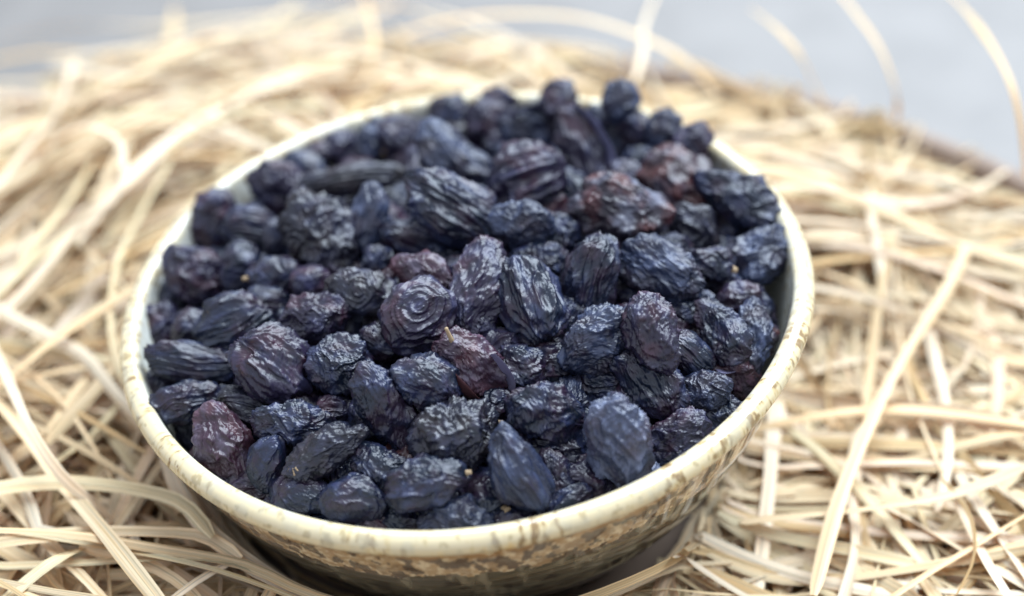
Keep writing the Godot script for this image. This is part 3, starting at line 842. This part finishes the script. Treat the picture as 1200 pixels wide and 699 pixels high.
func make_raisins() -> void:
	raisin_skin = StandardMaterial3D.new()
	raisin_skin.vertex_color_use_as_albedo = true
	raisin_skin.roughness = 1.0
	raisin_skin.metallic_specular = 0.5
	var gloss := NoiseTexture2D.new()
	gloss.width = 256
	gloss.height = 256
	gloss.seamless = true
	gloss.noise = patch.duplicate()
	gloss.noise.frequency = 0.02
	var span := Gradient.new()
	span.set_color(0, Color(0.24, 0.24, 0.24))
	span.set_color(1, Color(0.46, 0.46, 0.46))
	gloss.color_ramp = span
	raisin_skin.roughness_texture = gloss
	var skin := FastNoiseLite.new()
	skin.seed = 53
	skin.frequency = 0.05
	skin.fractal_octaves = 4
	var relief := NoiseTexture2D.new()
	relief.width = 512
	relief.height = 512
	relief.seamless = true
	relief.noise = skin
	raisin_skin.heightmap_enabled = true
	raisin_skin.heightmap_texture = relief
	raisin_skin.heightmap_scale = 0.003
	raisin_skin.uv1_triplanar = true
	raisin_skin.uv1_scale = Vector3(90, 90, 90)
	var group := "raisins heaped in the bowl"
	var made := []
	for i in RAISINS.size():
		var row: Array = RAISINS[i]
		var half: Vector3 = row[5]
		var o := MeshInstance3D.new()
		o.name = numbered("raisin")
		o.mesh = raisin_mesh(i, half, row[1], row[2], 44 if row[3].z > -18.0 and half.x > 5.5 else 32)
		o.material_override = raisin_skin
		o.position = row[3] * MM
		o.rotation_degrees = row[4]
		add_child(o, true)
		tag(o, row[0], "raisin", group)
		made.append(o)
	make_bits(made)
	# the layer below, seen only down in the gaps
	var turn := RandomNumberGenerator.new()
	turn.seed = 99
	for gz in range(-7, 8):
		var nth := 0
		for gx in range(-7, 8):
			var x := gx * 9.8 + (4.9 if gz % 2 else 0.0) + turn.randf_range(-1.5, 1.5)
			var z := gz * 8.6 + turn.randf_range(-1.5, 1.5)
			var rr := Vector2(x, z).length()
			if rr > 58.0:
				continue
			var h := 62.0 + 14.0 * (1.0 - rr * rr / 4070.0)
			var c: Node3D = made[turn.randi() % made.size()].duplicate()
			c.name = numbered("raisin")
			add_child(c, true)
			c.position = Vector3(x, h - 9.0, z) * MM
			c.rotation = Vector3(turn.randf() * TAU, turn.randf() * TAU, turn.randf() * TAU)
			var big: float = c.mesh.get_aabb().get_longest_axis_size()
			c.scale = Vector3.ONE * clampf(0.0155 / big, 0.7, 1.7)
			tag(c, "dark raisin of the lower layer, %s row from the front rim, %s from the left" % [ORDER[6 - gz], ORDER[nth]], "raisin", "raisins of the lower layer")
			nth += 1
	for k in 36:
		var g := TAU * (k + turn.randf_range(-0.2, 0.2)) / 36.0
		var c: Node3D = made[turn.randi() % made.size()].duplicate()
		c.name = numbered("raisin")
		add_child(c, true)
		c.position = Vector3(cos(g) * 58.5, 55.5 - 5.5 * minf(0.0, sin(g)) + 3.0 * maxf(0.0, cos(g)) + turn.randf_range(-1.5, 1.0), sin(g) * 58.5) * MM
		c.rotation = Vector3(turn.randf() * TAU, turn.randf() * TAU, turn.randf() * TAU)
		var big: float = c.mesh.get_aabb().get_longest_axis_size()
		c.scale = Vector3.ONE * clampf(0.0125 / big, 0.5, 1.4)
		tag(c, "dark raisin low against the bowl's wall, at %s o'clock%s" % [ORDER_HOUR[(3 + int(k / 3.0)) % 12], ["", " or just past", " and a half"][k % 3]], "raisin", "raisins of the lower layer")


# Stems, crumbs and torn skin on the raisins that show them. On a raisin's own axes x is its length and -z its upper face.
func make_bits(made: Array) -> void:
	stem_skin = StandardMaterial3D.new()
	stem_skin.albedo_color = lin(0.30, 0.21, 0.12)
	stem_skin.roughness = 0.8
	var r := RandomNumberGenerator.new()
	r.seed = 61
	for o in made:
		var label: String = o.get_meta("label")
		var half: Vector3 = o.mesh.get_aabb().size / MM * 0.5
		if "torn raisin" in label:
			stem(o, Vector3(-half.x * 0.8, -0.8, -half.z * 0.45), Vector3(-1, -0.35, -0.3), 3.2, 0.42)
			flap(o, [Vector3(-0.55, 0.72, -0.66) * half, Vector3(-0.1, 0.74, -0.86) * half, Vector3(0.4, 0.8, -0.7) * half, Vector3(0.62, 0.75, -0.35) * half], 3.4, Color(0.16, 0.07, 0.075), r)
			flap(o, [Vector3(0.0, -0.72, -0.8) * half, Vector3(0.35, -0.68, -0.86) * half, Vector3(0.75, -0.45, -0.7) * half, Vector3(0.95, 0.05, -0.4) * half], 3.8, Color(0.13, 0.12, 0.19), r)
		elif "stem scar" in label:
			stem(o, Vector3(half.x * 0.8, 0.2, -half.z * 0.35), Vector3(1, 0.1, -0.6), 1.0, 0.7)
		elif "stem dot" in label:
			stem(o, Vector3(-half.x * 0.85, 0.3, -half.z * 0.3), Vector3(-1, 0.1, -0.6), 1.2, 0.55)
		elif "pale crumbs" in label:
			for k in 5:
				stem(o, Vector3(-half.x * (0.62 + 0.06 * k), r.randf_range(-1.2, 1.2), -half.z * (0.72 - 0.1 * k)), Vector3(r.randf_range(-1, 1), r.randf_range(-1, 1), -0.2), r.randf_range(0.7, 1.5), 0.22, "crumb")
		elif "winged" in label and "folded" in label:
			flap(o, [Vector3(-0.8, -0.4, -0.75) * half, Vector3(-0.2, -0.7, -0.9) * half, Vector3(0.45, -0.72, -0.7) * half, Vector3(0.9, -0.3, -0.35) * half], 4.2, Color(0.12, 0.12, 0.2), r)
		elif "brightest, standing" in label:
			stem(o, Vector3(-half.x * 0.12, -half.y * 0.6, -half.z * 0.72), Vector3(0.2, -0.5, -1), 0.6, 0.4)
		elif "puckered" in label or "bright tip" in label:
			stem(o, Vector3(half.x * 0.88, 0.0, -half.z * 0.25), Vector3(1, 0, -0.4), 0.9, 0.5)


func stem(o: Node3D, at: Vector3, towards: Vector3, length: float, radius: float, called := "stem") -> void:
	var m := lathe(PackedVector2Array([Vector2(0.02, 0), Vector2(radius * 1.25, 0), Vector2(radius, length * 0.3), Vector2(radius * 0.8, length * 0.8), Vector2(radius * 0.9, length), Vector2(0.02, length * 1.04)]), PackedFloat32Array([0, 0, 0, 0, 0, 0]), 9)
	var s := part(called, m, stem_skin, o)
	var y := towards.normalized()
	var x := y.cross(Vector3(0.3, 0.5, 0.8)).normalized()
	s.transform = Transform3D(Basis(x, y, x.cross(y)), at * MM)


func flap(o: Node3D, path: Array, width: float, color: Color, r: RandomNumberGenerator) -> void:
	var a := blank()
	ribbon(a, PackedVector3Array(path), width, color, r, 0.5, 5, 0.6)
	part("skin_flap", built(a), raisin_skin, o)
